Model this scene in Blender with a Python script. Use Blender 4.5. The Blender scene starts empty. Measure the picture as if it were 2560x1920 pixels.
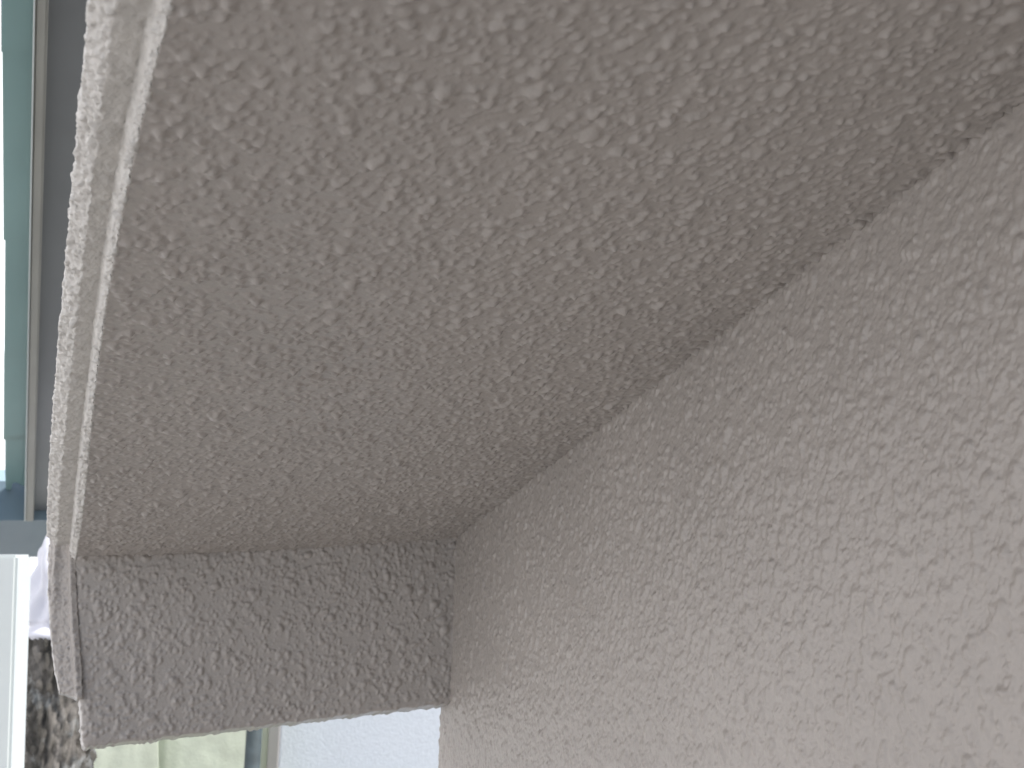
import bpy, bmesh, math
import numpy as np
from mathutils import Vector, Matrix

# ------------------------------------------------------------------ camera
scn = bpy.context.scene
PW, PH, F = 2560.0, 1920.0, 2594.0          # photograph size and focal length in its pixels
CX, CY = PW / 2, PH / 2
CAM_H = 2.30
upc = np.array([550.0 / F, 18450.0 / F, -1.0]); upc /= np.linalg.norm(upc)
xc = np.cross(np.array([0, 0, -1.0]), upc); xc /= np.linalg.norm(xc)
yc = np.cross(upc, xc)
R = np.array([xc, yc, upc])                  # camera axes -> world axes
CAM = np.array([0.0, 0.0, CAM_H])

cam_d = bpy.data.cameras.new('camera')
cam = bpy.data.objects.new('camera', cam_d)
scn.collection.objects.link(cam)
M4 = Matrix.Identity(4)
for i in range(3):
    for j in range(3):
        M4[i][j] = R[i][j]
    M4[i][3] = CAM[i]
cam.matrix_world = M4
cam_d.sensor_width = 36.0
cam_d.lens = 36.0 * F / PW
cam_d.clip_start = 0.01
cam_d.clip_end = 3000.0
cam_d.dof.use_dof = True
cam_d.dof.focus_distance = 0.62
cam_d.dof.aperture_fstop = 20.0
scn.camera = cam

# ------------------------------------------------------------------ sky and sun
SUN_EL, SUN_AZ = 46.0, -20.0      # azimuth: direction towards the sun, degrees from +X anticlockwise
SKY = 0.15
world = bpy.data.worlds.new('World')
scn.world = world
world.use_nodes = True
nt = world.node_tree
nt.nodes.clear()
wo = nt.nodes.new('ShaderNodeOutputWorld')
bg = nt.nodes.new('ShaderNodeBackground')
sky = nt.nodes.new('ShaderNodeTexSky')
sky.sky_type = 'NISHITA'
sky.sun_disc = False
sky.sun_elevation = math.radians(SUN_EL)
sky.sun_rotation = math.radians(90.0 - SUN_AZ)
sky.air_density = 1.0
sky.dust_density = 2.0
sky.ozone_density = 0.6
bg.inputs['Strength'].default_value = SKY
nt.links.new(sky.outputs[0], bg.inputs[0])
nt.links.new(bg.outputs[0], wo.inputs[0])
sun_d = bpy.data.lights.new('sun', 'SUN')
sun_d.energy = 3.0
sun_d.angle = math.radians(0.6)
sun_d.color = (1.0, 0.985, 0.97)
sun = bpy.data.objects.new('sun', sun_d)
scn.collection.objects.link(sun)
az, el = math.radians(SUN_AZ), math.radians(SUN_EL)
sv = Vector((math.cos(el) * math.cos(az), math.cos(el) * math.sin(az), math.sin(el)))
sun.rotation_euler = sv.to_track_quat('Z', 'Y').to_euler()
scn.view_settings.view_transform = 'Standard'
scn.view_settings.look = 'None'
scn.view_settings.gamma = 1.0
scn.view_settings.exposure = 0.38

# ------------------------------------------------------------------ projection helpers
def ray(px, py):
    d = np.array([(px - CX) / F, (CY - py) / F, -1.0])
    return R @ d                              # scaled so that depth along the axis = 1

def W(px, py, depth):
    return CAM + ray(px, py) * depth

def unit(v):
    v = np.asarray(v, float)
    return v / np.linalg.norm(v)

def vp(px, py):
    return unit(ray(px, py))

def hit(px, py, p, n):
    r = ray(px, py)
    t = np.dot(p - CAM, n) / np.dot(r, n)
    return CAM + r * t

P0 = W(1140, 1345, 1.0)                      # the inner corner: soffit, wall and end beam meet
D3 = vp(42, 2191)                            # along the eave, away from the camera
D1 = vp(10345, 720)                          # across the eave, to the right
UP = np.array([0, 0, 1.0])
E3 = -D3                                     # towards the camera
NS = unit(np.cross(D1, D3))                  # soffit normal
if NS[2] > 0: NS = -NS                       # faces down
E1 = unit(np.cross(NS, E3))
if E1[0] > 0: E1 = -E1                       # outwards, to the left, in the soffit plane
NW = unit(np.cross(D3, UP))
if NW[0] > 0: NW = -NW                       # wall faces left
NE = unit(np.cross(D1, UP))
if np.dot(NE, CAM - P0) < 0: NE = -NE        # end beam faces the camera

# ------------------------------------------------------------------ object helpers
C = scn.collection

def tag(o, label=None, cat=None, group=None, kind=None):
    if label: o['label'] = label
    if cat: o['category'] = cat
    if group: o['group'] = group
    if kind: o['kind'] = kind
    return o

def empty(name, loc, label, cat, group=None):
    o = bpy.data.objects.new(name, None)
    C.objects.link(o)
    o.location = Vector(loc)
    o.empty_display_size = 0.1
    return tag(o, label, cat, group)

def link(name, me, mat, parent=None):
    o = bpy.data.objects.new(name, me)
    C.objects.link(o)
    if mat: me.materials.append(mat)
    if parent is not None:
        o.parent = parent
        o.matrix_parent_inverse = Matrix.Translation(-parent.location)
    return o

def mesh_np(name, V, Q, smooth=True, ngons=()):
    me = bpy.data.meshes.new(name)
    nv, nq = len(V), len(Q)
    tot = nq * 4 + sum(len(g) for g in ngons)
    me.vertices.add(nv)
    me.vertices.foreach_set('co', np.asarray(V, np.float32).ravel())
    me.loops.add(tot)
    li = np.asarray(Q, np.int32).ravel()
    starts = list(range(0, nq * 4, 4))
    k = nq * 4
    for g in ngons:
        li = np.concatenate([li, np.asarray(g, np.int32)])
        starts.append(k); k += len(g)
    me.loops.foreach_set('vertex_index', li)
    me.polygons.add(nq + len(ngons))
    me.polygons.foreach_set('loop_start', np.asarray(starts, np.int32))
    me.update(calc_edges=True)
    me.validate()
    me.polygons.foreach_set('use_smooth', np.full(len(me.polygons), smooth))
    return me

def slab(name, G, back, mat, parent=None):
    """closed solid: a displaced grid G (rows, cols, 3) and its flat back, offset by the vector back"""
    r, c, _ = G.shape
    V = G.reshape(-1, 3)
    i = np.arange(r - 1)[:, None] * c + np.arange(c - 1)[None, :]
    Q = np.stack([i, i + 1, i + c + 1, i + c], -1).reshape(-1, 4)
    per = np.concatenate([np.arange(c), np.arange(1, r) * c + c - 1,
                          (r - 1) * c + np.arange(c - 2, -1, -1), np.arange(r - 2, 0, -1) * c])
    n = len(V)
    B = V[per] + back
    j = np.arange(len(per)); j2 = (j + 1) % len(per)
    S = np.stack([per[j2], per[j], n + j, n + j2], -1)
    a = G[1, 0] - G[0, 0]; b = G[0, 1] - G[0, 0]
    if np.dot(np.cross(b, a), back) > 0:     # faces have to point away from the back
        Q = Q[:, ::-1]; S = S[:, ::-1]; ng = [n + j]
    else:
        ng = [(n + j)[::-1]]
    me = mesh_np(name, np.concatenate([V, B]), np.concatenate([Q, S]), True, ng)
    return link(name, me, mat, parent)

def box(bm, c, ax, ay, az, bev=0.0):
    """box centred on c with half-extent vectors"""
    c, ax, ay, az = [np.asarray(v, float) for v in (c, ax, ay, az)]
    vs = [bm.verts.new(Vector(c + sx * ax + sy * ay + sz * az)) for sx in (-1, 1) for sy in (-1, 1) for sz in (-1, 1)]
    fs = [(0, 1, 3, 2), (4, 6, 7, 5), (0, 4, 5, 1), (2, 3, 7, 6), (0, 2, 6, 4), (1, 5, 7, 3)]
    F_ = [bm.faces.new([vs[k] for k in f]) for f in fs]
    if bev:
        es = list({e for f in F_ for e in f.edges})
        bmesh.ops.bevel(bm, geom=es, offset=bev, segments=2, affect='EDGES', profile=0.7)

def finish(name, bm, mat, parent=None, smooth=False):
    bmesh.ops.recalc_face_normals(bm, faces=bm.faces[:])
    me = bpy.data.meshes.new(name)
    bm.to_mesh(me); bm.free()
    for p in me.polygons: p.use_smooth = smooth
    return link(name, me, mat, parent)

def prism(name, pts, back, mat, parent=None, bev=0.0):
    """solid from a planar outline (world points) and a thickness vector"""
    bm = bmesh.new()
    a = [bm.verts.new(Vector(p)) for p in pts]
    b = [bm.verts.new(Vector(np.asarray(p) + back)) for p in pts]
    bm.faces.new(a); bm.faces.new(b[::-1])
    for k in range(len(pts)):
        k2 = (k + 1) % len(pts)
        bm.faces.new([a[k2], a[k], b[k], b[k2]])
    if bev:
        bmesh.ops.bevel(bm, geom=bm.edges[:], offset=bev, segments=2, affect='EDGES')
    return finish(name, bm, mat, parent)

# ------------------------------------------------------------------ materials
def mat(name, col, rough=0.6, spec=0.5, var=0.08, vscale=8.0, bump=0.0, bscale=200.0, bdist=0.001):
    m = bpy.data.materials.new(name)
    m.use_nodes = True
    t = m.node_tree; t.nodes.clear(); N = t.nodes; L = t.links
    out = N.new('ShaderNodeOutputMaterial'); p = N.new('ShaderNodeBsdfPrincipled')
    L.new(p.outputs[0], out.inputs[0])
    p.inputs['Roughness'].default_value = rough
    p.inputs['Specular IOR Level'].default_value = spec
    tc = N.new('ShaderNodeTexCoord')
    n = N.new('ShaderNodeTexNoise'); n.inputs['Scale'].default_value = vscale; n.inputs['Detail'].default_value = 6
    L.new(tc.outputs['Object'], n.inputs['Vector'])
    r = N.new('ShaderNodeValToRGB')
    r.color_ramp.elements[0].position = 0.3; r.color_ramp.elements[1].position = 0.7
    r.color_ramp.elements[0].color = tuple(c * (1 - var) for c in col) + (1,)
    r.color_ramp.elements[1].color = tuple(min(1, c * (1 + var)) for c in col) + (1,)
    L.new(n.outputs['Fac'], r.inputs[0]); L.new(r.outputs[0], p.inputs['Base Color'])
    if bump:
        nb = N.new('ShaderNodeTexNoise'); nb.inputs['Scale'].default_value = bscale; nb.inputs['Detail'].default_value = 4
        L.new(tc.outputs['Object'], nb.inputs['Vector'])
        b = N.new('ShaderNodeBump'); b.inputs['Strength'].default_value = bump; b.inputs['Distance'].default_value = bdist
        L.new(nb.outputs['Fac'], b.inputs['Height']); L.new(b.outputs[0], p.inputs['Normal'])
    m['p'] = p.name
    return m

PAINT = (0.352, 0.320, 0.293)
M_paint = mat('taupe_masonry_paint', PAINT, 0.33, 0.5, 0.05, 6.0, 0.55, 420.0, 0.0006)
M_edge = mat('taupe_paint_lit_edge', (0.52, 0.495, 0.46), 0.5, 0.5, 0.07, 60.0, 0.6, 700.0, 0.0008)  # same taupe made paler: side light on the fascia ridges put into the colour
M_slate = mat('slate_metal', (0.175, 0.185, 0.19), 0.45, 0.5, 0.08, 5.0, 0.1, 300.0, 0.0004)
M_bluebar = mat('blue_grey_metal', (0.13, 0.185, 0.22), 0.45, 0.5, 0.08, 5.0, 0.1, 300.0, 0.0004)
M_beige = mat('greige_rail_paint', (0.30, 0.30, 0.27), 0.5, 0.5, 0.06, 9.0, 0.15, 200.0, 0.0005)
M_white = mat('pale_coated_metal', (0.60, 0.64, 0.63), 0.45, 0.5, 0.04, 3.0)
M_paleblue = mat('pale_blue_rail_paint', (0.42, 0.55, 0.60), 0.5, 0.5, 0.05, 6.0)
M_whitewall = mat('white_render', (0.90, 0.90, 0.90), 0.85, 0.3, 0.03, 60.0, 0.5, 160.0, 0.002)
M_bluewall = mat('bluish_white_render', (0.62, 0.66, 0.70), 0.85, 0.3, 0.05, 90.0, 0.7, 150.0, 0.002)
M_trim = mat('grey_trim', (0.30, 0.29, 0.28), 0.6, 0.4, 0.05, 6.0)
M_cream = mat('cream_trim', (0.52, 0.54, 0.46), 0.6, 0.4, 0.05, 6.0)
M_pipe = mat('slate_blue_pipe_paint', (0.06, 0.08, 0.085), 0.75, 0.5, 0.35, 18.0, 0.2, 60.0, 0.002)
M_ground = mat('concrete', (0.33, 0.32, 0.305), 0.9, 0.3, 0.15, 2.0, 0.5, 40.0, 0.004)
M_block = mat('grey_block', (0.34, 0.35, 0.34), 0.9, 0.3, 0.12, 5.0, 0.5, 70.0, 0.004)
M_cloth = mat('white_sheet', (0.72, 0.72, 0.78), 0.6, 0.4, 0.04, 8.0)

def add_sheet_translucency(m, col, f=0.45):
    t = m.node_tree
    p = t.nodes[m['p']]; out = [n for n in t.nodes if n.type == 'OUTPUT_MATERIAL'][0]
    tr = t.nodes.new('ShaderNodeBsdfTranslucent'); tr.inputs[0].default_value = col + (1,)
    mx = t.nodes.new('ShaderNodeMixShader'); mx.inputs[0].default_value = f
    t.links.new(p.outputs[0], mx.inputs[1]); t.links.new(tr.outputs[0], mx.inputs[2])
    t.links.new(mx.outputs[0], out.inputs[0])

M_teal = mat('teal_roof_sheet', (0.32, 0.43, 0.415), 0.35, 0.5, 0.12, 4.0)
add_sheet_translucency(M_teal, (0.44, 0.58, 0.56), 0.5)
M_net = mat('pale_green_netting', (0.70, 0.74, 0.62), 0.8, 0.2, 0.16, 22.0, 0.6, 160.0, 0.002)
add_sheet_translucency(M_net, (0.72, 0.76, 0.64), 0.3)

def weathered():
    m = bpy.data.materials.new('weathered_bark')
    m.use_nodes = True
    t = m.node_tree; t.nodes.clear(); N = t.nodes; L = t.links
    out = N.new('ShaderNodeOutputMaterial'); p = N.new('ShaderNodeBsdfPrincipled'); L.new(p.outputs[0], out.inputs[0])
    p.inputs['Roughness'].default_value = 0.85
    tc = N.new('ShaderNodeTexCoord'); mp = N.new('ShaderNodeMapping')
    mp.inputs['Scale'].default_value = (1.0, 1.0, 0.55)
    L.new(tc.outputs['Object'], mp.inputs[0])
    n1 = N.new('ShaderNodeTexNoise'); n1.inputs['Scale'].default_value = 22; n1.inputs['Detail'].default_value = 9; n1.inputs['Roughness'].default_value = 0.7
    n2 = N.new('ShaderNodeTexNoise'); n2.inputs['Scale'].default_value = 15; n2.inputs['Detail'].default_value = 8; n2.inputs['Roughness'].default_value = 0.65
    mp2 = N.new('ShaderNodeMapping'); mp2.inputs['Location'].default_value = (3.1, 1.7, 5.2)
    L.new(tc.outputs['Object'], mp2.inputs[0])
    L.new(mp.outputs[0], n1.inputs[0]); L.new(mp2.outputs[0], n2.inputs[0])
    r1 = N.new('ShaderNodeValToRGB'); e = r1.color_ramp.elements
    e[0].position = 0.36; e[0].color = (0.05, 0.048, 0.04, 1)
    e[1].position = 0.62; e[1].color = (0.22, 0.205, 0.185, 1)
    k = e.new(0.48); k.color = (0.10, 0.092, 0.08, 1)
    r2 = N.new('ShaderNodeValToRGB')
    r2.color_ramp.elements[0].position = 0.53; r2.color_ramp.elements[0].color = (0, 0, 0, 1)
    r2.color_ramp.elements[1].position = 0.66; r2.color_ramp.elements[1].color = (1, 1, 1, 1)
    L.new(n1.outputs['Fac'], r1.inputs[0]); L.new(n2.outputs['Fac'], r2.inputs[0])
    mx = N.new('ShaderNodeMixRGB'); mx.inputs[2].default_value = (0.32, 0.335, 0.33, 1)
    L.new(r2.outputs[0], mx.inputs[0]); L.new(r1.outputs[0], mx.inputs[1]); L.new(mx.outputs[0], p.inputs['Base Color'])
    b = N.new('ShaderNodeBump'); b.inputs['Strength'].default_value = 0.8; b.inputs['Distance'].default_value = 0.008
    L.new(n1.outputs['Fac'], b.inputs['Height']); L.new(b.outputs[0], p.inputs['Normal'])
    return m
M_bark = weathered()

# ------------------------------------------------------------------ sprayed stucco relief (a tiling height map, metres)
rng = np.random.default_rng(11)
TL, TN = 0.72, 1200
TD = TL / TN

def fnoise(n, lo, hi, seed):
    """tiling band-limited noise, feature size between lo and hi pixels, unit deviation"""
    g = np.random.default_rng(seed).normal(size=(n, n))
    k = np.fft.fftfreq(n)
    kk = np.hypot(k[:, None], k[None, :])
    f = np.exp(-(kk * lo) ** 2 * 2) * (1 - np.exp(-(kk * hi) ** 2 * 2))
    r = np.fft.ifft2(np.fft.fft2(g) * f).real
    return r / r.std()

def stamp(H, x, y, rx, ry, ang, h, pw, add=False):
    R_ = int(math.ceil(max(rx, ry))) + 1
    ix, iy = int(x), int(y)
    gx = np.arange(ix - R_, ix + R_ + 1); gy = np.arange(iy - R_, iy + R_ + 1)
    dx = (gx - x)[None, :]; dy = (gy - y)[:, None]
    c, s = math.cos(ang), math.sin(ang)
    u = (dx * c + dy * s) / rx; v = (-dx * s + dy * c) / ry
    d = (u * u + v * v)
    z = h * np.clip(1 - d ** (pw / 2), 0, None)
    idx = np.ix_(gy % TN, gx % TN)
    if add: H[idx] += z
    else: H[idx] = np.maximum(H[idx], z)

def stucco(n, mean_r, hk, pw, n_pimple, groove, seed):
    rng = np.random.default_rng(seed)
    H = np.zeros((TN, TN))
    clump = fnoise(TN, 12, 60, seed + 5)
    X = rng.uniform(0, TN, n); Y = rng.uniform(0, TN, n)
    RR = np.clip(rng.lognormal(math.log(mean_r), 0.42, n), 0.8, 2.9 * mean_r ** 0.5) / 1000 / TD
    for k in range(n):
        r = max(RR[k] * (1 + 0.16 * clump[int(Y[k]), int(X[k])]), 1.2)
        h = hk * (r * TD) ** 0.75 * 0.0022 ** 0.25 * rng.uniform(0.5, 1.2)
        stamp(H, X[k], Y[k], r, r * rng.uniform(0.62, 1.0), rng.uniform(0, math.pi), h, pw)
    for k in range(n_pimple):                # small pimples on top
        r = rng.uniform(0.7, 1.7) / 1000 / TD
        stamp(H, rng.uniform(0, TN), rng.uniform(0, TN), max(r, 1.3), max(r, 1.3), 0, rng.uniform(0.3, 0.8) * r * TD, 2.0, True)
    k = np.fft.fftfreq(TN); kk = np.hypot(k[:, None], k[None, :])
    H = np.fft.ifft2(np.fft.fft2(H) * np.exp(-(kk * 3.0) ** 2 * 0.7)).real
    g1 = fnoise(TN, 4.5, 9, seed + 31)
    m1 = np.clip(0.5 + 0.5 * fnoise(TN, 10, 40, seed + 33), 0, 1)
    H -= groove * np.exp(-(g1 / 0.16) ** 2) * m1
    H += 0.00003 * fnoise(TN, 10, 40, seed + 8) + 0.00003 * fnoise(TN, 40, 200, seed + 9)
    return H - H.mean()
HT = stucco(40000, 1.8, 0.38, 2.6, 8000, 0.00006, 11)
HS = stucco(60000, 1.3, 0.52, 2.6, 9000, 0.0, 57)
def groove_map():
    g = fnoise(TN, 4.2, 8.5, 301); g2 = fnoise(TN, 3.0, 6.0, 302)
    m = np.clip(0.55 + 0.5 * fnoise(TN, 9, 40, 303), 0, 1.2)
    G_ = -0.00050 * np.exp(-(g / 0.17) ** 2) * m - 0.00028 * np.exp(-(g2 / 0.17) ** 2) * (1.2 - m)
    return G_ - G_.mean()
GR = groove_map()
FINE = fnoise(TN, 1.6, 9, 21)

def sample(T, s, t):
    x = (np.asarray(s) / TD) % TN; y = (np.asarray(t) / TD) % TN
    x0 = np.floor(x).astype(int) % TN; y0 = np.floor(y).astype(int) % TN
    fx = x - np.floor(x); fy = y - np.floor(y)
    x1 = (x0 + 1) % TN; y1 = (y0 + 1) % TN
    return (T[y0, x0] * (1 - fx) + T[y0, x1] * fx) * (1 - fy) + (T[y1, x0] * (1 - fx) + T[y1, x1] * fx) * fy

def graded(lo, a, b, hi, step, grow=1.12, mx=0.02):
    """coordinates: even steps in [a, b], growing outside"""
    core = list(np.linspace(a, b, max(2, int((b - a) / step) + 1)))
    s, x, L_ = step, a, []
    while x > lo + 1e-6:
        s = min(s * grow, mx); x = max(lo, x - s); L_.append(x)
    s, x, R_ = step, b, []
    while x < hi - 1e-6:
        s = min(s * grow, mx); x = min(hi, x + s); R_.append(x)
    return np.array(L_[::-1] + core + R_)

AMP = 1.0
STEP = 0.00075

# ------------------------------------------------------------------ the house
house = empty('house', (P0[0], P0[1], 0.0),
              'taupe stucco house corner with a rough sprayed soffit, side wall and short end beam', 'house')

def soffit_ab(p):
    q = p - P0
    return np.dot(q, E3), np.dot(q, E1)

S22 = PW / 2212.0
def trace(pts, h):
    """pixel polyline (in the 2212 px view) -> (a, b) on the soffit plane lifted by h"""
    r = []
    for x, y in pts:
        p = hit(x * S22, y * S22, P0 - NS * h, NS)
        r.append(soffit_ab(p))
    return np.array(sorted(r))

def curve(tr, a, deg=3):
    """smooth b(a), straight beyond the traced part"""
    c = np.polyfit(tr[:, 0], tr[:, 1], deg)
    lo, hi = tr[0, 0], tr[-1, 0]
    d = np.polyder(c)
    ac = np.clip(a, lo, hi)
    return np.polyval(c, ac) + np.where(a > hi, np.polyval(d, hi) * 0.3 * (a - hi), 0) + np.where(a < lo, np.polyval(d, lo) * (a - lo), 0)

T_r2r = trace([(377, 0), (345, 100), (304, 250), (272, 400), (253, 520), (232, 650), (217, 760), (203, 880), (190, 1000), (176, 1110), (163, 1210)], 0.0)
T_r2l = trace([(347, 0), (325, 120), (300, 250), (274, 380), (246, 520), (222, 650), (206, 760), (191, 880), (176, 1000), (162, 1110), (153, 1210)], 0.004)
T_r1r = trace([(248, 0), (232, 130), (215, 260), (198, 400), (183, 520), (170, 650), (155, 780), (143, 900), (133, 1010), (126, 1110), (122, 1210)], 0.012)
T_r1l = trace([(192, 0), (182, 130), (171, 260), (158, 400), (146, 520), (134, 650), (124, 780), (114, 900), (107, 1010), (103, 1110), (102, 1210)], 0.021)

A_END = max(T_r2r[:, 0])
print('soffit a range', T_r2r[0], T_r2r[-1], 'cam above', np.dot(P0 - CAM, -NS))
a_near = A_END + 0.10
A = graded(-0.03, -0.005, a_near, 1.18, STEP, mx=0.03)

# soffit: u = 0 at the outer edge, 1 at (just inside) the wall
bo = curve(T_r2r, A)
nu = int(bo.max() / 0.00085)
U = np.linspace(0, 1, nu)
AA = np.repeat(A[:, None], nu, 1)
BB = bo[:, None] * (1 - U)[None, :] + (-0.012) * U[None, :]
Hs = sample(HS, AA * 0.92 + 0.1 * BB, BB * 0.92) * 1.5
ed = np.clip((bo[:, None] - BB) / 0.006, 0, 1)
Hs = Hs * (0.35 + 0.65 * ed) * (0.55 + 0.45 * np.clip((BB + 0.004) / 0.02, 0, 1))
Hs += np.exp(-np.clip(BB, 0, 1) / 0.005) * (0.0011 * sample(fnoise(TN, 5, 14, 71), AA, 0 * AA) * (sample(HS, AA, BB) > -1))
G = P0 + AA[..., None] * E3 + BB[..., None] * E1 + Hs[..., None] * NS
slab('soffit', G, -NS * 0.09, M_paint, house)

# fascia: stepped drip edge outside the soffit
def strip_section(a):
    b0 = curve(T_r2r, a); b1 = curve(T_r2l, a); b2 = curve(T_r1r, a); b3 = curve(T_r1l, a)
    b1 = np.maximum(b1, b0 + 0.002); b2 = np.maximum(b2, b1 + 0.004); b3 = np.maximum(b3, b2 + 0.003)
    return b0, b1, b2, b3
Af = graded(-0.04, -0.035, a_near, 1.18, 0.0009, mx=0.03)
b0, b1, b2, b3 = strip_section(Af)
print('section mid', [float(v[len(Af) // 3]) for v in (b0, b1, b2, b3)])
secs = []
def seg(ba, ha, bb, hb, n, amp):
    for k in range(n):
        t = k / n
        secs.append((ba * (1 - t) + bb * t, ha * (1 - t) + hb * t, amp))
seg(b0 - 0.004, 0.0035, b0, -0.0004, 4, 0.5)
seg(b0, -0.0004, b1, 0.004, 9, 1.7)
seg(b1, 0.004, b1 + 0.0012, 0.013, 7, 0.8)
seg(b1 + 0.0012, 0.013, b2, 0.0125, 14, 0.6)
seg(b2, 0.0125, b3, 0.021, 14, 1.3)
seg(b3, 0.021, b3 - 0.001, 0.034, 10, 0.9)
seg(b3 - 0.001, 0.034, b3 - 0.020, 0.20, 14, 0.5)
secs.append((b3 - 0.020, 0.20 + 0 * b3, 0.3))
Bf = np.stack([s[0] for s in secs], 1); Hf = np.stack([s[1] + 0 * b0 for s in secs], 1)
amp = np.array([s[2] for s in secs])[None, :]
# per-point outward direction of the section
dB = np.gradient(Bf, axis=1); dH = np.gradient(Hf, axis=1)
ln = np.hypot(dB, dH) + 1e-9
nb, nh = dH / ln, -dB / ln                    # outward normal in (b, h up)
arc = np.cumsum(ln, 1)
AF = np.repeat(Af[:, None], Bf.shape[1], 1)
rough = (sample(FINE, AF * 1.3, arc * 1.3) * 0.00032 + sample(HT, AF + 0.31, arc + 0.2) * 0.9 + sample(FINE, AF * 0.35 + 0.4, arc * 0.35) * 0.00030) * amp
Bq, Hq = Bf + nb * rough, Hf + nh * rough
G = P0 + AF[..., None] * E3 + Bq[..., None] * E1 - Hq[..., None] * NS
# back: closed by a coarse inner sheet
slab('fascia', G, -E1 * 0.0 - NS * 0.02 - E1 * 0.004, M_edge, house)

# end beam: short downstand wall closing the far end of the soffit
def EB(x, y):
    return hit(x, y, P0, NE)
tl, tr_, br, bl = EB(176, 1385), EB(1160, 1330), EB(1152, 1757), EB(205, 1871)
ncol, nrow = int(np.linalg.norm(tl - tr_) / 0.0008), int(np.linalg.norm(tr_ - br) / 0.0008)
u = np.linspace(0, 1, ncol)[None, :, None]; v = np.linspace(0, 1, nrow)[:, None, None]
G = (tl * (1 - u) + tr_ * u) * (1 - v) + (bl * (1 - u) + br * u) * v
ex = unit(tr_ - tl); ey = unit(bl - tl)
s = (G - tl) @ ex; t = (G - tl) @ ey
hh = sample(HS, s * 0.86 + 0.15, t * 0.86 + 0.37) * 1.35
bottom = bl[None] * (1 - u[0]) + br[None] * u[0]
db = np.linalg.norm(G - bottom[None], axis=-1)
wb = np.clip(1 - db / 0.005, 0, 1)
dl = s - s[:, :1]
wl = np.clip(1 - dl / 0.008, 0, 1)
edge_n = sample(HT, s + 0.5, 0 * s + 0.11) * 1.6
G = G + NE * hh[..., None] - UP * (wb * edge_n)[..., None] - ex * (wl * sample(HT, 0 * s + 0.3, t) * 1.6)[..., None]
rr = 0.005
G = G - NE * (rr * (1 - np.sqrt(np.clip(1 - wb ** 2, 0, 1))) * 0.8)[..., None] - NE * (rr * (1 - np.sqrt(np.clip(1 - wl ** 2, 0, 1))) * 0.7)[..., None]
slab('end_beam', G, D3 * 0.028, M_paint, house)

# outer return of the beam: rough strip left of the beam face, turned towards the light
ol = [(118, 1338), (119, 1400), (121, 1460), (124, 1520), (130, 1600), (136, 1665), (150, 1728)]
orr = [(190, 1338), (190, 1400), (192, 1450), (194, 1520), (199, 1600), (204, 1660), (208, 1746)]
ys = np.linspace(0, 1, 230); xs = np.linspace(0, 1, 46)
def ipol(P, q):
    P = np.array(P, float); k = np.linspace(0, 1, len(P))
    return np.stack([np.interp(q, k, P[:, 0]), np.interp(q, k, P[:, 1])], 1)
LL, RR_ = ipol(ol, ys), ipol(orr, ys)
NR = unit(NE * 0.9 + E1 * 0.42)
PR = EB(184, 1500) + NE * -0.0015
Lp = np.array([hit(x, y, PR, NR) for x, y in LL]); Rp = np.array([hit(x, y, PR, NR) for x, y in RR_])
G = Lp[:, None] * (1 - xs)[None, :, None] + Rp[:, None] * xs[None, :, None]
s = (G - Lp[0]) @ unit(Rp[0] - Lp[0]); t = (G - Lp[0]) @ (-UP)
h2 = sample(HT, s + 0.55, t + 0.6) * 1.1 + sample(FINE, s * 0.6, t * 0.6) * 0.00018
el_ = np.clip(1 - s / 0.005, 0, 1)
wr = s[:, -1:]
ridge = np.exp(-((s - 0.010) / 0.003) ** 2) * 0.0022 * np.clip((0.8 - ys) / 0.5, 0, 1)[:, None] + np.exp(-((wr - s - 0.004) / 0.003) ** 2) * 0.003
G = G + NR * (h2 + ridge - 0.004 * el_ ** 2)[..., None] - ex * (el_ * h2 * 1.3)[..., None]
slab('beam_return', G, D3 * 0.02, M_paint, house)

# side wall
Pe = hit(1097, 1765, P0, NW)                 # far lower corner of the wall
hor0 = unit(np.cross(UP, NW)); a_far = np.dot(Pe - P0, hor0) / np.dot(E3, hor0)
Aw = np.concatenate([graded(a_far, a_far, 0.98, 1.2, STEP, mx=0.03)])
zt = graded(-2.6, -0.62, 0.02, 0.022, STEP, mx=0.03)   # vertical offset from the junction line
AW, ZW = np.meshgrid(Aw, zt)
G = P0 + AW[..., None] * E3 + ZW[..., None] * UP
hor = unit(np.cross(UP, NW))
s = (G - P0) @ hor; t = (G - P0) @ UP
hw = -0.0003 + sample(HT, t * 0.78 + 0.2, s * 1.05 + 0.05) * 1.0 + 1.8 * sample(GR, t * 0.6, s * 1.0 + 0.1)
ewl = np.clip(1 - (AW - a_far) / 0.005, 0, 1)
G = G + NW * (hw - 0.004 * ewl ** 2)[..., None] - E3 * (ewl * sample(HT, t + 0.4, 0 * t + 0.2) * 1.5)[..., None]
G[..., 2] = np.maximum(G[..., 2], -0.05)
slab('wall', G, -NW * 0.16, M_paint, house)

# ------------------------------------------------------------------ ground
bm = bmesh.new()
g = [bm.verts.new(v) for v in ((-1500, -1500, 0), (1500, -1500, 0), (1500, 1500, 0), (-1500, 1500, 0))]
bm.faces.new(g)
tag(finish('ground', bm, M_ground), kind='structure')

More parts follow.
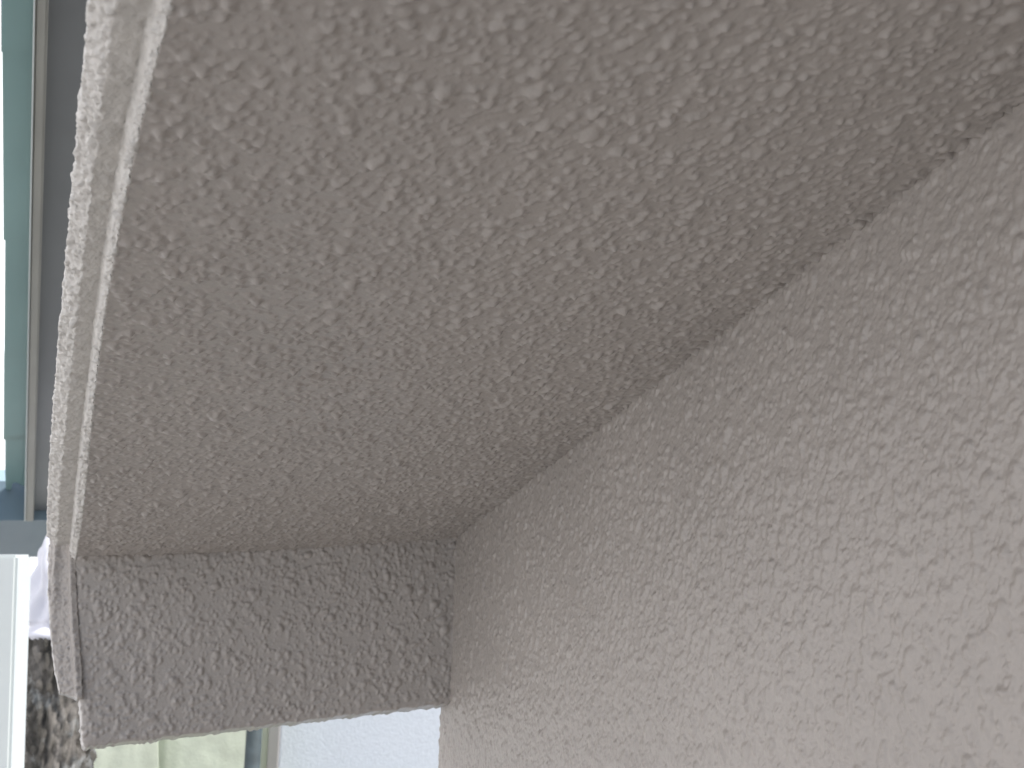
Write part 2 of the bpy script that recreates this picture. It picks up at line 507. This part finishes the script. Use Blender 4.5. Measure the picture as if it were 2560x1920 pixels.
# ------------------------------------------------------------------ canopy beyond the eave (parallel to the soffit)
PC = W(62, 1290, 2.0)
def CP(x, y, h=0.0):
    return hit(x, y, PC - NS * h, NS)
cup = -NS
canopy = empty('canopy', tuple(CP(60, 1340)), 'slate framed canopy with a teal roof sheet, just beyond the eave edge', 'canopy')
def quad(name, pix, th, m, h=0.0, bev=0.0):
    return prism(name, [CP(x, y, h) for x, y in pix], cup * th, m, canopy, bev)
quad('side_beam', [(128, -900), (290, -900), (150, 1300), (86, 1300)], 0.10, M_slate, 0.02)
quad('end_beam', [(-700, 1306), (150, 1300), (150, 1392), (-700, 1396)], 0.08, M_bluebar, 0.0)
rail = quad('rail', [(104, -900), (147, -900), (84, 1304), (63, 1304)], 0.05, M_beige, -0.004, 0.002)
lip = quad('rail_lip', [(99, -900), (105, -900), (64, 1304), (60.5, 1304)], 0.03, M_white, -0.006, 0.001)
# stepped teal sheet: overlapping panels, lowest one ending in a drip point
def teal(pix, h):
    return quad('roof_panel', pix, 0.004, M_teal, h)
teal([(0, -900), (112, -900), (96, 130), (3, 130)], 0.030)
teal([(6, 120), (98, 120), (80, 600), (9, 600)], 0.038)
teal([(13, 590), (82, 590), (72, 895), (11, 895)], 0.046)
teal([(10, 885), (74, 885), (66, 1099), (9, 1099)], 0.054)
drip = [(13, 1080), (67, 1080), (62, 1216), (52, 1212), (42, 1206), (32, 1208), (29, 1216), (26, 1234), (21, 1244), (18, 1243), (15, 1228), (13, 1180)]
teal(drip, 0.062)
quad('cross_rail', [(-700, 1208), (70, 1208), (70, 1222), (-700, 1222)], 0.03, M_paleblue, 0.12)
quad('cross_rail', [(-700, 1236), (70, 1236), (70, 1300), (-700, 1300)], 0.03, M_white, 0.14)

# ------------------------------------------------------------------ pale post at the lower left
def vertical_prism(name, px0, px1, py, depth, z0, z1, th, m, parent=None, bev=0.003):
    a = W(px0, py, depth); b = W(px1, py, depth)
    w = np.linalg.norm((b - a)[:2]) / 2
    d = unit([b[0] - a[0], b[1] - a[1], 0]); n = np.array([-d[1], d[0], 0])
    c = (a + b) / 2; c[2] = (z0 + z1) / 2
    bm = bmesh.new()
    box(bm, c + n * th / 2, d * w, n * th / 2, UP * (z1 - z0) / 2, bev)
    return finish(name, bm, m, parent)

def tube(name, x, y, r, z0, z1, m, parent=None, n=32):
    bm = bmesh.new()
    bmesh.ops.create_cone(bm, cap_ends=True, segments=n, radius1=r, radius2=r, depth=z1 - z0,
                          matrix=Matrix.Translation((x, y, (z0 + z1) / 2)))
    o = finish(name, bm, m, parent)
    for p in o.data.polygons: p.use_smooth = len(p.vertices) == 4
    return o

post = empty('post', (W(10, 1600, 1.45)[0], W(10, 1600, 1.45)[1], 0), 'pale off-white post leaning past the mossy timber at the far left', 'post')
c1 = hit(14, 1385, W(14, 1385, 1.5), unit(CAM - W(14, 1385, 1.5)))
pA, pB = W(42, 1388, 1.5), W(5, 2500, 1.5)
pC, pD = W(-90, 2500, 1.5), W(-40, 1388, 1.5)
prism('shaft', [pA, pB, pC, pD], np.array([0, 0.05, 0]), M_white, post, 0.004)
qA, qB = W(44, 1700, 1.53), W(22, 2500, 1.53)
prism('shade_strip', [W(38, 1640, 1.565), W(31, 1700, 1.565), W(20, 2500, 1.565), W(-5, 2500, 1.565), W(5, 1640, 1.565)], np.array([0, 0.02, 0]), M_pipe, post)  # dark strip standing in for the shade down the right of the post

# ------------------------------------------------------------------ mossy timber and the white sheet on top of it
def lathe_blob(name, cx, cy, zs, radii, m, parent=None, seg=72, noise=0.006, seed=3, flat=1.0):
    T = fnoise(256, 4, 40, seed)
    th = np.linspace(0, 2 * math.pi, seg, endpoint=False)
    V = []
    for i, (z, r) in enumerate(zip(zs, radii)):
        k = (i * 2) % 256
        d = T[k, (np.arange(seg) * 256 // seg)]
        rr_ = r + noise * d
        V.append(np.stack([cx + rr_ * np.cos(th), cy + flat * rr_ * np.sin(th), np.full(seg, z)], 1))
    V = np.concatenate(V)
    n = len(zs)
    i = np.arange(n - 1)[:, None] * seg; j = np.arange(seg)[None, :]; j2 = (j + 1) % seg
    Q = np.stack([i + j, i + j2, i + seg + j2, i + seg + j], -1).reshape(-1, 4)
    me = mesh_np(name, V, Q, True, [np.arange(seg)[::-1], (n - 1) * seg + np.arange(seg)])
    return link(name, me, m, parent)

DL = 1.75
lc = W(118, 1760, DL)
ztop = W(118, 1598, DL)[2]
wpx = DL / F
rad = 86 * wpx
zs = np.linspace(0, ztop, 260)
prof = rad * (1 + 0.10 * np.sin(zs * 9.0 + 1.0) - 0.10 * np.exp(-((zs - ztop + 0.08) / 0.03) ** 2))
log_ = lathe_blob('timber_post', lc[0], lc[1] + rad, zs, prof, M_bark, None, 96, 0.0045, 4)
tag(log_, 'weathered brown timber post blotched with black moss and white lichen', 'timber post')

sheet = lambda: None
z0s, z1s = ztop - 0.004, W(80, 1380, DL)[2] + 0.05
nz, ns_ = 90, 160
zz = np.linspace(0, 1, nz); th = np.linspace(0, 2 * math.pi, ns_, endpoint=False)
V = []
for q in zz:
    z = z0s + (z1s - z0s) * q
    base = rad * (1.04 - 0.05 * q + 0.05 * math.sin(q * 5)) * (1 - 0.55 * max(0, q - 0.75) * 3)
    fold = 0.007 * np.sin(5 * th + q * 7.5) + 0.004 * np.sin(9 * th - q * 11 + 1)
    if q < 0.16: fold = fold * (q / 0.16) ; base += 0.005 * math.sin(q / 0.16 * math.pi * 2)
    r = base + fold
    V.append(np.stack([lc[0] + r * np.cos(th), lc[1] + rad + r * np.sin(th), np.full(ns_, z) + 0.002 * np.sin(3 * th)], 1))
V = np.concatenate(V)
i = np.arange(nz - 1)[:, None] * ns_; j = np.arange(ns_)[None, :]; j2 = (j + 1) % ns_
Q = np.stack([i + j, i + j2, i + ns_ + j2, i + ns_ + j], -1).reshape(-1, 4)
me = mesh_np('plastic_sheet', V, Q, True, [np.arange(ns_)[::-1], (nz - 1) * ns_ + np.arange(ns_)])
tag(link('plastic_sheet', me, M_cloth), 'creased white sheet wrapped over the top of the mossy timber post', 'sheet')

# ------------------------------------------------------------------ behind the opening under the beam
# white neighbouring wall with its grey and cream corner trims
DN = 2.6
nb_h = empty('neighbour_house', (W(900, 1850, DN)[0], W(900, 1850, DN)[1], 0), 'bluish white rendered wall with grey and cream corner trim, seen under the beam', 'house')
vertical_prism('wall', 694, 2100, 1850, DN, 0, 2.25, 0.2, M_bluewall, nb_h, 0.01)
vertical_prism('corner_trim', 670, 697, 1850, DN - 0.012, 0, 2.25, 0.1, M_trim, nb_h)
vertical_prism('corner_trim', 646, 670.5, 1850, DN + 0.01, 0, 2.25, 0.1, M_cream, nb_h)
# slate blue pipe
pp = W(633, 1870, DN - 0.25)
tag(tube('drain_pipe', pp[0], pp[1], 19.5 * (DN - 0.25) / F, 0, 2.25, M_pipe), 'dark slate blue upright pipe between the netting and the white wall', 'pipe')

# pale green scaffold netting: two overlapping hanging sheets
def hanging(name, px0, px1, depth, label, seed, lean=0.0, m=M_net, amp=0.0004):
    a, b = W(px0, 1850, depth), W(px1, 1850, depth)
    nx, nz = 160, 120
    T = fnoise(256, 20, 90, seed)
    u = np.linspace(0, 1, nx)[None, :]; z = np.linspace(0.25, 2.22, nz)[:, None]
    x = a[0] + (b[0] - a[0]) * u + lean * (2.0 - z) ; y = a[1] + (b[1] - a[1]) * u + 0 * z
    du = T[(np.arange(nz) * 1)[:, None] % 256, (np.arange(nx) * 1)[None, :] % 256]
    G = np.stack([x, y + amp * du + 0.3 * amp * np.sin(u * 9 + seed) + 0 * z, z + 0 * u], -1)
    o = slab(name, G, np.array([0, 0.003, 0]), m)
    return tag(o, label, 'netting', 'pale sheets hung behind the opening under the beam')
hanging('netting', 362, 622, 2.45, 'smooth pale cream green sheet hanging left of the slate blue pipe', 3, 0.10)
hanging('netting', 120, 372, 2.40, 'fine meshed pale green sheet hanging right of the mossy timber post', 7, 0.10)

# white house across the side passage: added to throw sunlight back under the eave
ln_h = empty('neighbour_house', (-3.6, 3.0, 0), 'white house wall added across the passage to bounce sunlight, a bright sliver at the far left edge', 'house')
bm = bmesh.new(); box(bm, (-3.72, -0.5, 3.6), (0.12, 0, 0), (0, 11.0, 0), (0, 0, 3.6), 0.01)
finish('wall', bm, M_whitewall, ln_h)
bm = bmesh.new(); box(bm, (-3.72, -0.5, 7.26), (0.2, 0, 0), (0, 11.1, 0), (0, 0, 0.05), 0.01)
finish('coping', bm, M_trim, ln_h)

# low pale block wall far behind on the left
bw = vertical_prism('block_wall', -1400, 150, 1700, 4.2, 0, 2.05, 0.12, M_whitewall)
tag(bw, 'pale blurred boundary wall far behind the post and white sheet', 'wall')
